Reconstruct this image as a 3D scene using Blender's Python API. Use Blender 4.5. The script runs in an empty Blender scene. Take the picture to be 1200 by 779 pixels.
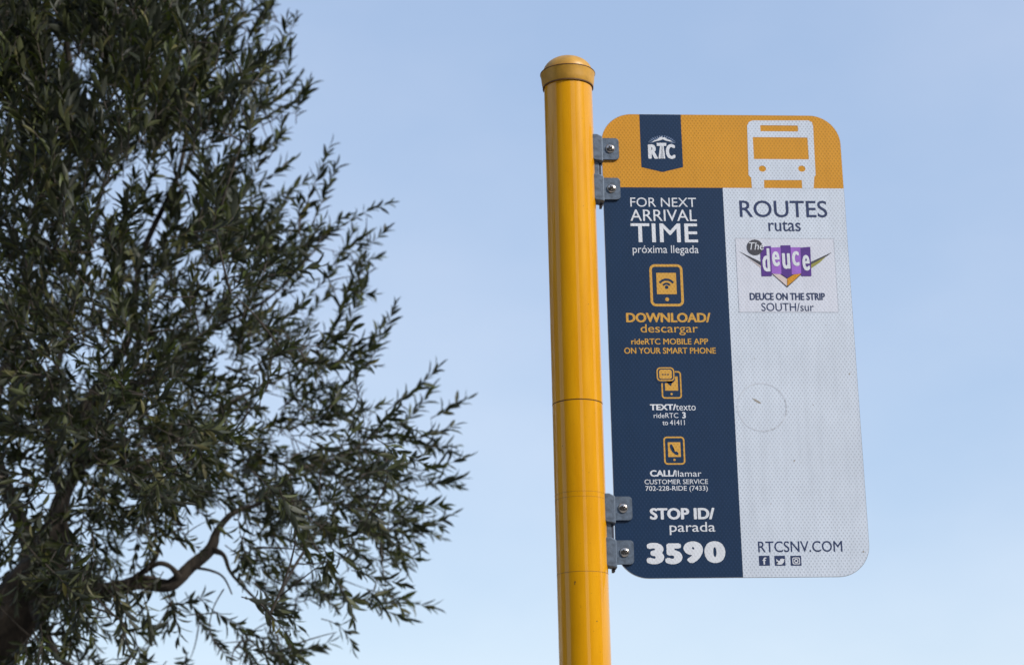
import bpy, bmesh, math, random
import numpy as np
from mathutils import Vector, Matrix, noise as mnoise

R = math.radians
scene = bpy.context.scene
col = scene.collection
random.seed(7)
rng = np.random.default_rng(11)

# ------------------------------------------------------------------ camera
CAM = Vector((0.0, 0.0, 1.6))
FPX = 2300.0                       # focal length for a 1200 px wide frame
Zc = Vector((-163.0, 7940.0, -FPX)).normalized()      # world up seen by the camera
Xc = Vector((1.0, 0.0, -163.0 / FPX)).normalized()    # sign direction seen by the camera
Xc = (Xc - Zc * Xc.dot(Zc)).normalized()
Yc = Zc.cross(Xc)
MC = Matrix((Xc, Yc, Zc)).transposed()                # columns: world axes in camera space
RW = MC.transposed()                                  # camera axes in world space
cam_data = bpy.data.cameras.new('camera')
cam = bpy.data.objects.new('camera', cam_data)
col.objects.link(cam)
cam.matrix_world = Matrix.Translation(CAM) @ RW.to_4x4()
cam_data.sensor_width = 36.0
cam_data.lens = FPX / 1200.0 * 36.0
cam_data.clip_start = 0.05
cam_data.clip_end = 5000.0
cam_data.dof.use_dof = True
cam_data.dof.focus_distance = 3.59
cam_data.dof.aperture_fstop = 4.8
scene.camera = cam

SIGN_Y = 3.446                     # distance of the sign's face


def at(px, py, Y=SIGN_Y):
    d = RW @ Vector((px - 600.0, 389.5 - py, -FPX))
    return CAM + d * ((Y - CAM.y) / d.y)


# ------------------------------------------------------------------ light
SUN_EL, SUN_AZ = 33.0, 128.0       # azimuth clockwise from +Y: behind the camera, to the right
w = bpy.data.worlds.new('World')
scene.world = w
w.use_nodes = True
nt = w.node_tree
nt.nodes.clear()
wo = nt.nodes.new('ShaderNodeOutputWorld')
bg = nt.nodes.new('ShaderNodeBackground')
sky = nt.nodes.new('ShaderNodeTexSky')
sky.sky_type = 'NISHITA'
sky.sun_disc = False
sky.sun_elevation = R(SUN_EL)
sky.sun_rotation = R(SUN_AZ)
sky.altitude = 600.0
sky.air_density = 0.9
sky.dust_density = 1.0
sky.ozone_density = 3.0
bg.inputs['Strength'].default_value = 0.15
dim = nt.nodes.new('ShaderNodeMixRGB')               # thin even high haze: takes some of the clear sky's colour
dim.blend_type = 'MULTIPLY'
dim.inputs['Fac'].default_value = 1.0
dim.inputs['Color2'].default_value = (0.55, 0.40, 0.24, 1)
veil = nt.nodes.new('ShaderNodeMixRGB')              # and adds its own pale blue
veil.blend_type = 'ADD'
veil.inputs['Fac'].default_value = 1.0
veil.inputs['Color2'].default_value = (1.02, 1.45, 2.38, 1)
nt.links.new(sky.outputs[0], dim.inputs['Color1'])
nt.links.new(dim.outputs[0], veil.inputs['Color1'])
wisp = nt.nodes.new('ShaderNodeTexNoise')            # the haze is a little uneven, all round the sky
wisp.inputs['Scale'].default_value = 3.2
wisp.inputs['Detail'].default_value = 5.0
wisp.inputs['Roughness'].default_value = 0.55
wmap = nt.nodes.new('ShaderNodeMapping')
wmap.inputs['Scale'].default_value = (1.0, 1.0, 1.8)
wco = nt.nodes.new('ShaderNodeTexCoord')
nt.links.new(wco.outputs['Generated'], wmap.inputs['Vector'])
nt.links.new(wmap.outputs[0], wisp.inputs['Vector'])
wr = nt.nodes.new('ShaderNodeValToRGB')
wr.color_ramp.elements[0].position = 0.35
wr.color_ramp.elements[0].color = (0.0, 0.0, 0.0, 1)
wr.color_ramp.elements[1].position = 0.68
wr.color_ramp.elements[1].color = (0.36, 0.27, 0.16, 1)
nt.links.new(wisp.outputs['Fac'], wr.inputs['Fac'])
wadd = nt.nodes.new('ShaderNodeMixRGB')
wadd.blend_type = 'ADD'
wadd.inputs['Fac'].default_value = 1.0
nt.links.new(veil.outputs[0], wadd.inputs['Color1'])
nt.links.new(wr.outputs[0], wadd.inputs['Color2'])
nt.links.new(wadd.outputs[0], bg.inputs['Color'])
nt.links.new(bg.outputs[0], wo.inputs['Surface'])

sun_d = bpy.data.lights.new('sun', 'SUN')
sun_d.energy = 2.55
sun_d.angle = R(12.0)
sun_d.color = (1.0, 0.96, 0.90)
sun = bpy.data.objects.new('sun', sun_d)
col.objects.link(sun)
sv = Vector((math.sin(R(SUN_AZ)) * math.cos(R(SUN_EL)), math.cos(R(SUN_AZ)) * math.cos(R(SUN_EL)), math.sin(R(SUN_EL))))
sun.rotation_euler = sv.to_track_quat('Z', 'Y').to_euler()
sun.location = (6, 0, 8)

scene.view_settings.view_transform = 'Standard'
scene.view_settings.look = 'None'
scene.view_settings.gamma = 1.0
scene.view_settings.exposure = 0.75


# ------------------------------------------------------------------ materials
def new_mat(name):
    m = bpy.data.materials.new(name)
    m.use_nodes = True
    n = m.node_tree.nodes
    return m, n, m.node_tree.links, n['Principled BSDF']


def node(n, kind, **kw):
    x = n.new(kind)
    for k, v in kw.items():
        setattr(x, k, v)
    return x


def noise_mix(n, l, c1, c2, scale, detail=4.0, vec=None, lo=0.35, hi=0.65, rough=0.6):
    t = node(n, 'ShaderNodeTexNoise')
    t.inputs['Scale'].default_value = scale
    t.inputs['Detail'].default_value = detail
    t.inputs['Roughness'].default_value = rough
    if vec is not None:
        l.new(vec, t.inputs['Vector'])
    r = node(n, 'ShaderNodeValToRGB')
    r.color_ramp.elements[0].position = lo
    r.color_ramp.elements[1].position = hi
    r.color_ramp.elements[0].color = (*c1, 1)
    r.color_ramp.elements[1].color = (*c2, 1)
    l.new(t.outputs['Fac'], r.inputs['Fac'])
    return t, r


def m_pole():
    m, n, l, p = new_mat('yellow_paint')
    tc = node(n, 'ShaderNodeTexCoord')
    mp = node(n, 'ShaderNodeMapping')
    mp.inputs['Scale'].default_value = (1, 1, 0.12)
    l.new(tc.outputs['Object'], mp.inputs['Vector'])
    t, r = noise_mix(n, l, (0.69, 0.30, 0.001), (0.77, 0.355, 0.003), 60, vec=mp.outputs[0])
    # thin grime specks
    t2, r2 = noise_mix(n, l, (0, 0, 0), (1, 1, 1), 260, detail=2, vec=tc.outputs['Object'], lo=0.68, hi=0.76)
    mx = node(n, 'ShaderNodeMixRGB')
    mx.inputs['Color2'].default_value = (0.30, 0.13, 0.01, 1)
    ml = node(n, 'ShaderNodeMath', operation='MULTIPLY')
    ml.inputs[1].default_value = 0.5
    l.new(r2.outputs[0], ml.inputs[0])
    l.new(ml.outputs[0], mx.inputs['Fac'])
    l.new(r.outputs[0], mx.inputs['Color1'])
    l.new(mx.outputs[0], p.inputs['Base Color'])
    p.inputs['Roughness'].default_value = 0.33
    p.inputs['Specular IOR Level'].default_value = 0.12
    p.inputs['Coat Weight'].default_value = 0.8
    p.inputs['Coat Roughness'].default_value = 0.04
    b = node(n, 'ShaderNodeBump')
    b.inputs['Strength'].default_value = 0.05
    b.inputs['Distance'].default_value = 0.0008
    t3 = node(n, 'ShaderNodeTexNoise')
    t3.inputs['Scale'].default_value = 45
    l.new(mp.outputs[0], t3.inputs['Vector'])
    l.new(t3.outputs['Fac'], b.inputs['Height'])
    l.new(b.outputs[0], p.inputs['Normal'])
    return m


def m_sheet(name, base, dark, amount, rough=0.35, bump=0.25, cell=0.0069):
    """Prismatic reflective sheeting: a fine honeycomb of seal lines seen as rows of dark dots."""
    m, n, l, p = new_mat(name)
    tc = node(n, 'ShaderNodeTexCoord')
    sep = node(n, 'ShaderNodeSeparateXYZ')
    l.new(tc.outputs['Object'], sep.inputs[0])

    def math_(op, a, b=None):
        q = node(n, 'ShaderNodeMath', operation=op)
        for i, v in enumerate((a, b)):
            if v is None:
                continue
            if isinstance(v, (int, float)):
                q.inputs[i].default_value = v
            else:
                l.new(v, q.inputs[i])
        return q.outputs[0]
    k = 2 * math.pi / cell
    u = math_('MULTIPLY', sep.outputs['X'], k)
    v = math_('MULTIPLY', sep.outputs['Z'], k)
    s1 = math_('COSINE', math_('ADD', u, math_('MULTIPLY', v, 0.69)))
    s2 = math_('COSINE', math_('SUBTRACT', u, math_('MULTIPLY', v, 0.69)))
    s = math_('MULTIPLY', math_('ADD', s1, s2), 0.5)            # -1..1 lattice
    # uneven strength of the pattern across the sheet
    nz = node(n, 'ShaderNodeTexNoise')
    nz.inputs['Scale'].default_value = 9
    nz.inputs['Detail'].default_value = 3
    l.new(tc.outputs['Object'], nz.inputs['Vector'])
    mr = node(n, 'ShaderNodeMapRange')
    mr.inputs['From Min'].default_value = 0.15
    mr.inputs['From Max'].default_value = 0.95
    l.new(s, mr.inputs['Value'])
    amt = math_('MULTIPLY', mr.outputs[0], math_('MULTIPLY', math_('ADD', nz.outputs['Fac'], 0.5), amount))
    mx = node(n, 'ShaderNodeMixRGB')
    l.new(amt, mx.inputs['Fac'])
    mp = node(n, 'ShaderNodeMapping')
    mp.inputs['Scale'].default_value = (1, 1, 0.08)
    l.new(tc.outputs['Object'], mp.inputs['Vector'])
    t, r = noise_mix(n, l, tuple(c * 0.95 for c in base), base, 70, vec=mp.outputs[0], lo=0.40, hi=0.56)
    t4, r4 = noise_mix(n, l, (0.90, 0.90, 0.90), (1, 1, 1), 7, vec=tc.outputs['Object'], detail=6)
    mm = node(n, 'ShaderNodeMixRGB', blend_type='MULTIPLY')
    mm.inputs['Fac'].default_value = 1.0
    l.new(r.outputs[0], mm.inputs['Color1'])
    l.new(r4.outputs[0], mm.inputs['Color2'])
    l.new(mm.outputs[0], mx.inputs['Color1'])
    mx.inputs['Color2'].default_value = (*dark, 1)
    l.new(mx.outputs[0], p.inputs['Base Color'])
    p.inputs['Roughness'].default_value = rough
    p.inputs['Specular IOR Level'].default_value = 0.35
    b = node(n, 'ShaderNodeBump')
    b.inputs['Strength'].default_value = bump
    b.inputs['Distance'].default_value = 0.0003
    l.new(s, b.inputs['Height'])
    l.new(b.outputs[0], p.inputs['Normal'])
    return m


def m_plain(name, base, rough=0.5, metal=0.0, var=0.12, scale=40, bump=0.0):
    m, n, l, p = new_mat(name)
    tc = node(n, 'ShaderNodeTexCoord')
    t, r = noise_mix(n, l, tuple(c * (1 - var) for c in base), tuple(min(1, c * (1 + var)) for c in base), scale, vec=tc.outputs['Object'])
    l.new(r.outputs[0], p.inputs['Base Color'])
    p.inputs['Roughness'].default_value = rough
    p.inputs['Metallic'].default_value = metal
    if bump:
        b = node(n, 'ShaderNodeBump')
        b.inputs['Strength'].default_value = bump
        b.inputs['Distance'].default_value = 0.001
        l.new(t.outputs['Fac'], b.inputs['Height'])
        l.new(b.outputs[0], p.inputs['Normal'])
    return m


WHITE = (0.71, 0.78, 0.88)
NAVY = (0.0055, 0.030, 0.083)
GOLD = (0.60, 0.30, 0.030)
M = {
    'paint': m_pole(),
    'cap_paint': m_plain('faded_yellow_paint', (0.52, 0.27, 0.030), 0.42, var=0.22, scale=25),
    'white_sheet': m_sheet('white_sheeting', WHITE, (0.26, 0.29, 0.34), 0.5),
    'gold_sheet': m_sheet('gold_sheeting', (0.72, 0.33, 0.026), (0.36, 0.15, 0.010), 0.6),
    'navy': m_sheet('navy_film', NAVY, (0.02, 0.05, 0.12), 0.6, rough=0.38, bump=0.1),
    'white_print': m_sheet('white_lettering', (0.80, 0.83, 0.88), (0.50, 0.55, 0.62), 0.4),
    'gold_print': m_sheet('gold_lettering', (0.72, 0.40, 0.075), (0.40, 0.20, 0.03), 0.5),
    'navy_print': m_plain('navy_ink', (0.008, 0.028, 0.105), 0.6),
    'black_print': m_plain('black_ink', (0.02, 0.02, 0.028), 0.5),
    'logo_dark': m_plain('dark_grey_ink', (0.045, 0.045, 0.06), 0.5, var=0.3, scale=300),
    'violet': m_plain('dark_violet_ink', (0.085, 0.022, 0.24), 0.45),
    'lilac': m_plain('lilac_ink', (0.33, 0.13, 0.56), 0.45),
    'olive_ink': m_plain('olive_ink', (0.30, 0.28, 0.05), 0.5),
    'pale_ink': m_plain('pale_pink_ink', (0.62, 0.52, 0.50), 0.5),
    'sticker': m_sheet('sticker_vinyl', (0.74, 0.77, 0.86), (0.46, 0.48, 0.56), 0.45),
    'glow': m_plain('blue_grey_ink', (0.12, 0.18, 0.30), 0.5, var=0.3, scale=200),
    'alu': m_plain('aluminium', (0.45, 0.46, 0.48), 0.35, 0.8),
    'galv': m_plain('galvanised_steel', (0.115, 0.15, 0.20), 0.55, 0.25, var=0.28, scale=120, bump=0.15),
    'galv_dark': m_plain('dark_steel', (0.07, 0.075, 0.10), 0.6, 0.3),
    'screw': m_plain('stainless_steel', (0.55, 0.50, 0.45), 0.22, 1.0),
    'slot': m_plain('screw_recess', (0.015, 0.013, 0.012), 0.8),
    'seam': m_plain('grime_and_shade_line', (0.12, 0.05, 0.005), 0.7),  # grime in the seam; also the shadow line painted at the cap's lip
    'seam_faint': m_plain('faint_grime_line', (0.30, 0.13, 0.006), 0.6),
    'stain': m_plain('adhesive_residue', (0.53, 0.57, 0.64), 0.5, var=0.3, scale=250),
    'stain_faint': m_plain('faint_adhesive_residue', (0.60, 0.645, 0.72), 0.5, var=0.1),
    'smear': m_plain('tan_smear', (0.34, 0.31, 0.27), 0.6, scale=500, var=0.3),
    'concrete': m_plain('concrete', (0.34, 0.32, 0.29), 0.85, var=0.2, scale=3, bump=0.3),
    'asphalt': m_plain('asphalt', (0.05, 0.05, 0.052), 0.9, var=0.3, scale=60, bump=0.4),
    'brown_wall': m_plain('brown_render', (0.11, 0.085, 0.06), 0.9, var=0.15, scale=1.5),
    'glass': m_plain('dark_glass', (0.02, 0.025, 0.03), 0.12),
    'soil': m_plain('sandy_ground', (0.30, 0.25, 0.19), 0.95, var=0.25, scale=2, bump=0.5),
}


def m_bark():
    m, n, l, p = new_mat('bark')
    tc = node(n, 'ShaderNodeTexCoord')
    mp = node(n, 'ShaderNodeMapping')
    mp.inputs['Scale'].default_value = (1, 1, 0.35)
    l.new(tc.outputs['Object'], mp.inputs['Vector'])
    t, r = noise_mix(n, l, (0.022, 0.018, 0.015), (0.070, 0.056, 0.043), 38, vec=mp.outputs[0])
    l.new(r.outputs[0], p.inputs['Base Color'])
    p.inputs['Roughness'].default_value = 0.9
    b = node(n, 'ShaderNodeBump')
    b.inputs['Strength'].default_value = 0.9
    b.inputs['Distance'].default_value = 0.006
    l.new(t.outputs['Fac'], b.inputs['Height'])
    l.new(b.outputs[0], p.inputs['Normal'])
    return m


def m_leaf(name, top, under, var):
    """Olive leaf: dark green upper face, silvery green underside."""
    m, n, l, p = new_mat(name)
    geo = node(n, 'ShaderNodeNewGeometry')
    tc = node(n, 'ShaderNodeTexCoord')
    t, r = noise_mix(n, l, tuple(c * (1 - var) for c in top), tuple(c * (1 + var) for c in top), 9, vec=geo.outputs['Position'])
    t2, r2 = noise_mix(n, l, tuple(c * (1 - var) for c in under), tuple(c * (1 + var) for c in under), 11, vec=geo.outputs['Position'])
    mx = node(n, 'ShaderNodeMixRGB')
    l.new(geo.outputs['Backfacing'], mx.inputs['Fac'])
    l.new(r.outputs[0], mx.inputs['Color1'])
    l.new(r2.outputs[0], mx.inputs['Color2'])
    l.new(mx.outputs[0], p.inputs['Base Color'])
    p.inputs['Roughness'].default_value = 0.5
    p.inputs['Specular IOR Level'].default_value = 0.3
    tr = node(n, 'ShaderNodeBsdfTranslucent')
    tr.inputs['Color'].default_value = (top[0] * 1.7, top[1] * 1.9, top[2] * 0.8, 1)
    ms = node(n, 'ShaderNodeMixShader')
    ms.inputs['Fac'].default_value = 0.16
    l.new(p.outputs[0], ms.inputs[1])
    l.new(tr.outputs[0], ms.inputs[2])
    l.new(ms.outputs[0], n['Material Output'].inputs['Surface'])
    return m


M['bark'] = m_bark()
M['leaf_a'] = m_leaf('olive_leaf_dark', (0.020, 0.026, 0.010), (0.036, 0.041, 0.028), 0.55)
M['leaf_b'] = m_leaf('olive_leaf_green', (0.046, 0.058, 0.013), (0.070, 0.078, 0.034), 0.55)
M['leaf_c'] = m_leaf('olive_leaf_yellow', (0.085, 0.078, 0.022), (0.105, 0.10, 0.045), 0.4)
LEAF_MATS = [M['leaf_a'], M['leaf_b'], M['leaf_c']]


# ------------------------------------------------------------------ helpers
def link(name, me, parent=None, loc=None):
    o = bpy.data.objects.new(name, me)
    col.objects.link(o)
    if parent is not None:
        o.parent = parent
    if loc is not None:
        o.location = loc
    return o


def mesh_obj(name, bm, mat, parent=None, loc=None, smooth=False):
    me = bpy.data.meshes.new(name)
    bmesh.ops.recalc_face_normals(bm, faces=bm.faces)
    bm.to_mesh(me)
    bm.free()
    if smooth:
        me.polygons.foreach_set('use_smooth', [True] * len(me.polygons))
        me.set_sharp_from_angle(angle=R(28))
    me.materials.append(mat)
    return link(name, me, parent, loc)


def empty(name, loc, label, cat):
    o = bpy.data.objects.new(name, None)
    col.objects.link(o)
    o.location = loc
    o.empty_display_size = 0.1
    o['label'] = label
    o['category'] = cat
    return o


def rounded_poly(x0, z0, x1, z1, rad, seg=10):
    """Counter-clockwise outline; rad is one radius or four (bl, br, tr, tl)."""
    rr = (rad,) * 4 if isinstance(rad, (int, float)) else rad
    pts = []
    for (cx, cz, a0, q) in ((x0 + rr[0], z0 + rr[0], 180, rr[0]), (x1 - rr[1], z0 + rr[1], 270, rr[1]),
                            (x1 - rr[2], z1 - rr[2], 0, rr[2]), (x0 + rr[3], z1 - rr[3], 90, rr[3])):
        if q <= 0:
            pts.append((cx, cz))
            continue
        for i in range(seg + 1):
            a = R(a0 + 90 * i / seg)
            pts.append((cx + q * math.cos(a), cz + q * math.sin(a)))
    return pts


def add_prism(bm, pts, y0, y1, bevel=0.0):
    """Extrude an outline in the X-Z plane from y0 (front) to y1 (back)."""
    f = [bm.verts.new((x, y0, z)) for x, z in pts]
    b = [bm.verts.new((x, y1, z)) for x, z in pts]
    ff = bm.faces.new(f)
    bm.faces.new(b[::-1])
    n = len(pts)
    for i in range(n):
        bm.faces.new((f[i], b[i], b[(i + 1) % n], f[(i + 1) % n]))
    if bevel:
        es = [e for e in ff.edges]
        bmesh.ops.bevel(bm, geom=es, offset=bevel, segments=2, affect='EDGES', profile=0.6)


def add_lathe(bm, prof, seg=64, axis='Z', org=(0, 0, 0), smooth=True):
    rings = []
    for r, h in prof:
        ring = []
        for i in range(seg):
            a = 2 * math.pi * i / seg
            if axis == 'Z':
                c = (r * math.cos(a), r * math.sin(a), h)
            else:                                   # axis -Y
                c = (r * math.cos(a), -h, r * math.sin(a))
            ring.append(bm.verts.new(Vector(org) + Vector(c)))
        rings.append(ring)
    for a, b in zip(rings, rings[1:]):
        for i in range(seg):
            j = (i + 1) % seg
            try:
                bm.faces.new((a[i], a[j], b[j], b[i]))
            except ValueError:
                pass
    bm.faces.new(rings[0][::-1])
    bm.faces.new(rings[-1])
    bmesh.ops.remove_doubles(bm, verts=bm.verts, dist=1e-7)


def add_box(bm, x0, y0, z0, x1, y1, z1, bevel=0.0):
    vs = [bm.verts.new(c) for c in ((x0, y0, z0), (x1, y0, z0), (x1, y1, z0), (x0, y1, z0), (x0, y0, z1), (x1, y0, z1), (x1, y1, z1), (x0, y1, z1))]
    fs = [bm.faces.new([vs[i] for i in q]) for q in ((0, 3, 2, 1), (4, 5, 6, 7), (0, 1, 5, 4), (1, 2, 6, 5), (2, 3, 7, 6), (3, 0, 4, 7))]
    if bevel:
        es = list({e for f in fs for e in f.edges})
        bmesh.ops.bevel(bm, geom=es, offset=bevel, segments=2, affect='EDGES', profile=0.6)


# ------------------------------------------------------------------ the setting
def sheet(name, pts, z, mat, bottom=None):
    bm = bmesh.new()
    if bottom is None:
        bm.faces.new([bm.verts.new((x, y, z)) for x, y in pts])
    else:
        a = [bm.verts.new((x, y, z)) for x, y in pts]
        b = [bm.verts.new((x, y, bottom)) for x, y in pts]
        bm.faces.new(a)
        for i in range(len(pts)):
            bm.faces.new((a[i], b[i], b[(i + 1) % len(pts)], a[(i + 1) % len(pts)]))
    o = mesh_obj(name, bm, mat)
    o['kind'] = 'structure'
    return o


sheet('ground', ((-3000, -3000), (3000, -3000), (3000, 3000), (-3000, 3000)), -0.13, M['soil'])
sheet('road', ((-400, -14), (400, -14), (400, -1.6), (-400, -1.6)), -0.126, M['asphalt'])
sheet('pavement', ((-400, -1.44), (400, -1.44), (400, 4.6), (-400, 4.6)), 0.0, M['concrete'], -0.2)
sheet('kerb', ((-400, -1.6), (400, -1.6), (400, -1.443), (-400, -1.443)), 0.008, M['concrete'], -0.2)

def added_building(label, x0, x1, y0, y1, h, storeys, wall):  # out-of-view blocks, added to give the pole its streaky reflections
    b = empty('reflection_block', ((x0 + x1) / 2, (y0 + y1) / 2, -0.12), label, 'added_building')
    bm = bmesh.new()
    add_box(bm, x0 - b.location.x, y0 - b.location.y, 0, x1 - b.location.x, y1 - b.location.y, h)
    mesh_obj('wall', bm, wall, b)
    bm = bmesh.new()
    add_box(bm, x0 - b.location.x - .3, y0 - b.location.y - .3, h + .003, x1 - b.location.x + .3, y1 - b.location.y + .3, h + 0.8)
    mesh_obj('parapet', bm, M['concrete'], b)
    n = int((x1 - x0) / 4)
    sh = h / storeys
    me = None
    for k in range(storeys):
        for i in range(n):
            if me is None:
                bm = bmesh.new()
                add_box(bm, -1.3, -0.06, -0.9, 1.3, 0.06, 0.9)
                o = mesh_obj('window', bm, M['glass'], b)
                me = o.data
            else:
                o = link('window', me, b)
            o.location = (-(x1 - x0) / 2 + (i + .5) * (x1 - x0) / n, (y1 - y0) / 2, (k + .55) * sh)
    return b


added_building('unseen low brown block added for pole reflections, straight across the road', -22, 2.2, -34, -16, 13, 4, M['brown_wall'])
added_building('unseen tall brown block added for pole reflections, left of the low one across the road', -52, -22.4, -34, -16.2, 22, 6, M['brown_wall'])
added_building('unseen brown block added for pole reflections, far down the pavement to the left', -75, -42, 5.2, 30, 18, 5, M['brown_wall'])
added_building('unseen low brown block added for pole reflections, across the road with flat roof', 13.6, 45.5, -34, -16, 15, 4, M['brown_wall'])
added_building('unseen tall brown block added for pole reflections, at the far right end across the road', 46, 124, -40, -16.5, 34, 10, M['brown_wall'])

# ------------------------------------------------------------------ bus stop sign
POLE_X = (at(645.0, 400).x + at(704.2, 400).x) / 2
POLE_R = 0.0459
root = empty('bus_stop_sign', (POLE_X, SIGN_Y + 0.002, 0),
             'white, navy and gold bus stop sign on a round yellow pole beside the olive tree', 'bus stop sign')


def rel(p):
    return Vector(p) - Vector(root.location)


cap_z = at(664.5, 98.6).z + 0.002
Zring = lambda py: at(675, py, SIGN_Y - POLE_R).z       # height of a ring from its front point
z_cap0 = Zring(91.5)
bm = bmesh.new()
seams = [Zring(467.0)]
prof = [(POLE_R, 0.0)]
for zs in seams:
    prof += [(POLE_R, zs - 0.0011), (POLE_R - 0.0012, zs - 0.0006), (POLE_R - 0.0012, zs + 0.0006), (POLE_R, zs + 0.0011)]
prof += [(POLE_R, z_cap0 + 0.01)]
add_lathe(bm, prof, 96)
pole = mesh_obj('pole', bm, M['paint'], root, smooth=True)
# dark seam packed with grime, and the edges of wrapped sheeting
for zs in seams:
    bm = bmesh.new()
    add_lathe(bm, [(POLE_R - 0.0016, zs - 0.0008), (POLE_R + 0.00015, zs - 0.0005), (POLE_R + 0.00015, zs + 0.0005), (POLE_R - 0.0016, zs + 0.0008)], 96)
    mesh_obj('seam', bm, M['seam'], pole, smooth=True)
for py, wgt in ((574.5, 0.00022), (580.5, 0.00022), (668.5, 0.0004)):
    zs = Zring(py)
    bm = bmesh.new()
    add_lathe(bm, [(POLE_R - 0.001, zs - wgt), (POLE_R + 0.0002, zs - wgt), (POLE_R + 0.0002, zs + wgt), (POLE_R - 0.001, zs + wgt)], 96)
    mesh_obj('tape_edge', bm, M['seam_faint'], pole, smooth=True)
# chips of missing paint
for (px, py, rr) in ((674.3, 681, 0.0016), (673.8, 683, 0.0011), (660, 520, 0.0008), (690, 355, 0.0007), (668, 610, 0.0007), (700, 727, 0.0011), (684, 240, 0.0006)):
    p = at(px, py, SIGN_Y - POLE_R)
    dx = p.x - POLE_X
    yy = -math.sqrt(max(0.0, POLE_R ** 2 - dx ** 2))
    ang = math.atan2(yy, dx)
    bm = bmesh.new()
    n = 9
    vs = []
    for i in range(n):
        a = 2 * math.pi * i / n
        q = rr * random.uniform(0.6, 1.1)
        aa = ang + q * math.cos(a) / POLE_R
        vs.append(bm.verts.new(((POLE_R + 0.00012) * math.cos(aa), (POLE_R + 0.00012) * math.sin(aa), p.z + q * 1.5 * math.sin(a))))
    bm.faces.new(vs)
    mesh_obj('paint_chip', bm, M['seam'], pole)

# cap: flared collar with a lip and a low dome
bm = bmesh.new()
h = 0.0262
prof = [(0.0425, 0.0), (0.0480, 0.0), (0.0485, 0.0012), (0.0498, 0.010), (0.0512, h - 0.004), (0.0520, h - 0.001), (0.0523, h + 0.0006),
        (0.0520, h + 0.0022), (0.0495, h + 0.0026)]
add_lathe(bm, prof, 96)
cap = mesh_obj('pole_cap', bm, M['cap_paint'], root, loc=(0, 0, z_cap0), smooth=True)
bm = bmesh.new()
prof = [(0.0482, h + 0.0023)]
for i in range(0, 13):
    a = R(90 * i / 12)
    prof.append((0.0474 * math.cos(a) + 0.0001, h + 0.0028 + 0.033 * math.sin(a)))
add_lathe(bm, prof, 96)
mesh_obj('dome', bm, M['cap_paint'], cap, smooth=True)
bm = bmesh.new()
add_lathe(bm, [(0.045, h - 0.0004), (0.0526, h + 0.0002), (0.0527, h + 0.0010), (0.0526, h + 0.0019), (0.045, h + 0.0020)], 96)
mesh_obj('lip_shadow_line', bm, M['seam'], cap, smooth=True).name = 'lip_shade'  # dark ring: the shadow line at the cap's lip, put into colour
bm = bmesh.new()
add_lathe(bm, [(0.045, -0.0024), (0.0484, -0.0024), (0.0484, -0.0001), (0.045, -0.0001)], 96)
mesh_obj('cap_base_ring', bm, M['seam'], cap, smooth=True)  # thin dark ring just below the collar

# --- the sign panel. Its true edges:
L = (at(705.6, 190).x + at(718.7, 577).x) / 2
Rt = (at(985.3, 168.8).x + at(1019.0, 646.6).x) / 2
TOP = (at(760, 134.6).z + at(940, 134.9).z) / 2
BOT = (at(760, 676.4).z + at(960, 676.8).z) / 2
XN = (at(846.7, 222).x + at(871, 674).x) / 2            # navy / white boundary
ZG = (at(730, 220.1).z + at(985, 220.6).z) / 2          # gold header's lower edge
RAD = 0.0585
print('SIGN', L, Rt, TOP, BOT, Rt - L, TOP - BOT)
panel_loc = Vector((0.0, -0.012, 0.0))
FACE = SIGN_Y                                           # front of the panel
T = 0.0026


def S(px, py):
    p = at(px, py, FACE)
    return p.x, p.z


bm = bmesh.new()
add_prism(bm, rounded_poly(L, BOT, Rt, TOP, RAD, 14), 0, T)
panel = mesh_obj('sign_panel', bm, M['alu'], root)
panel.location = (-root.location.x, FACE - root.location.y, 0)
LAY = 0.00022


def printed(name, polys, mat, layer, label=None):
    """Flat printed shapes (lists of x-z points) as thin film on the panel."""
    bm = bmesh.new()
    for pts in polys:
        f = [bm.verts.new((x, -LAY * layer, z)) for x, z in pts]
        bm.faces.new(f)
    bmesh.ops.triangulate(bm, faces=bm.faces)
    me = bpy.data.meshes.new(name)
    bmesh.ops.recalc_face_normals(bm, faces=bm.faces)
    for f in bm.faces:
        if f.normal.y > 0:
            f.normal_flip()
    bm.to_mesh(me)
    bm.free()
    me.materials.append(mat)
    o = link(name, me, panel)
    if label:
        o['label'] = label
    return o


def Pq(pts):
    return [S(*p) for p in pts]


in_ = 0.0007
full = rounded_poly(L + in_, BOT + in_, Rt - in_, TOP - in_, RAD, 14)
printed('white_film', [rounded_poly(XN, BOT + in_, Rt - in_, ZG, (0, RAD, 0, 0), 14)], M['white_sheet'], 1)
printed('navy_film', [rounded_poly(L + in_, BOT + in_, XN - 0.0001, ZG, (RAD, 0, 0, 0), 14)], M['navy'], 1)
printed('gold_header', [rounded_poly(L + in_, ZG + 0.0001, Rt - in_, TOP - in_, (0, 0, RAD, RAD), 14)], M['gold_sheet'], 1)


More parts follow.
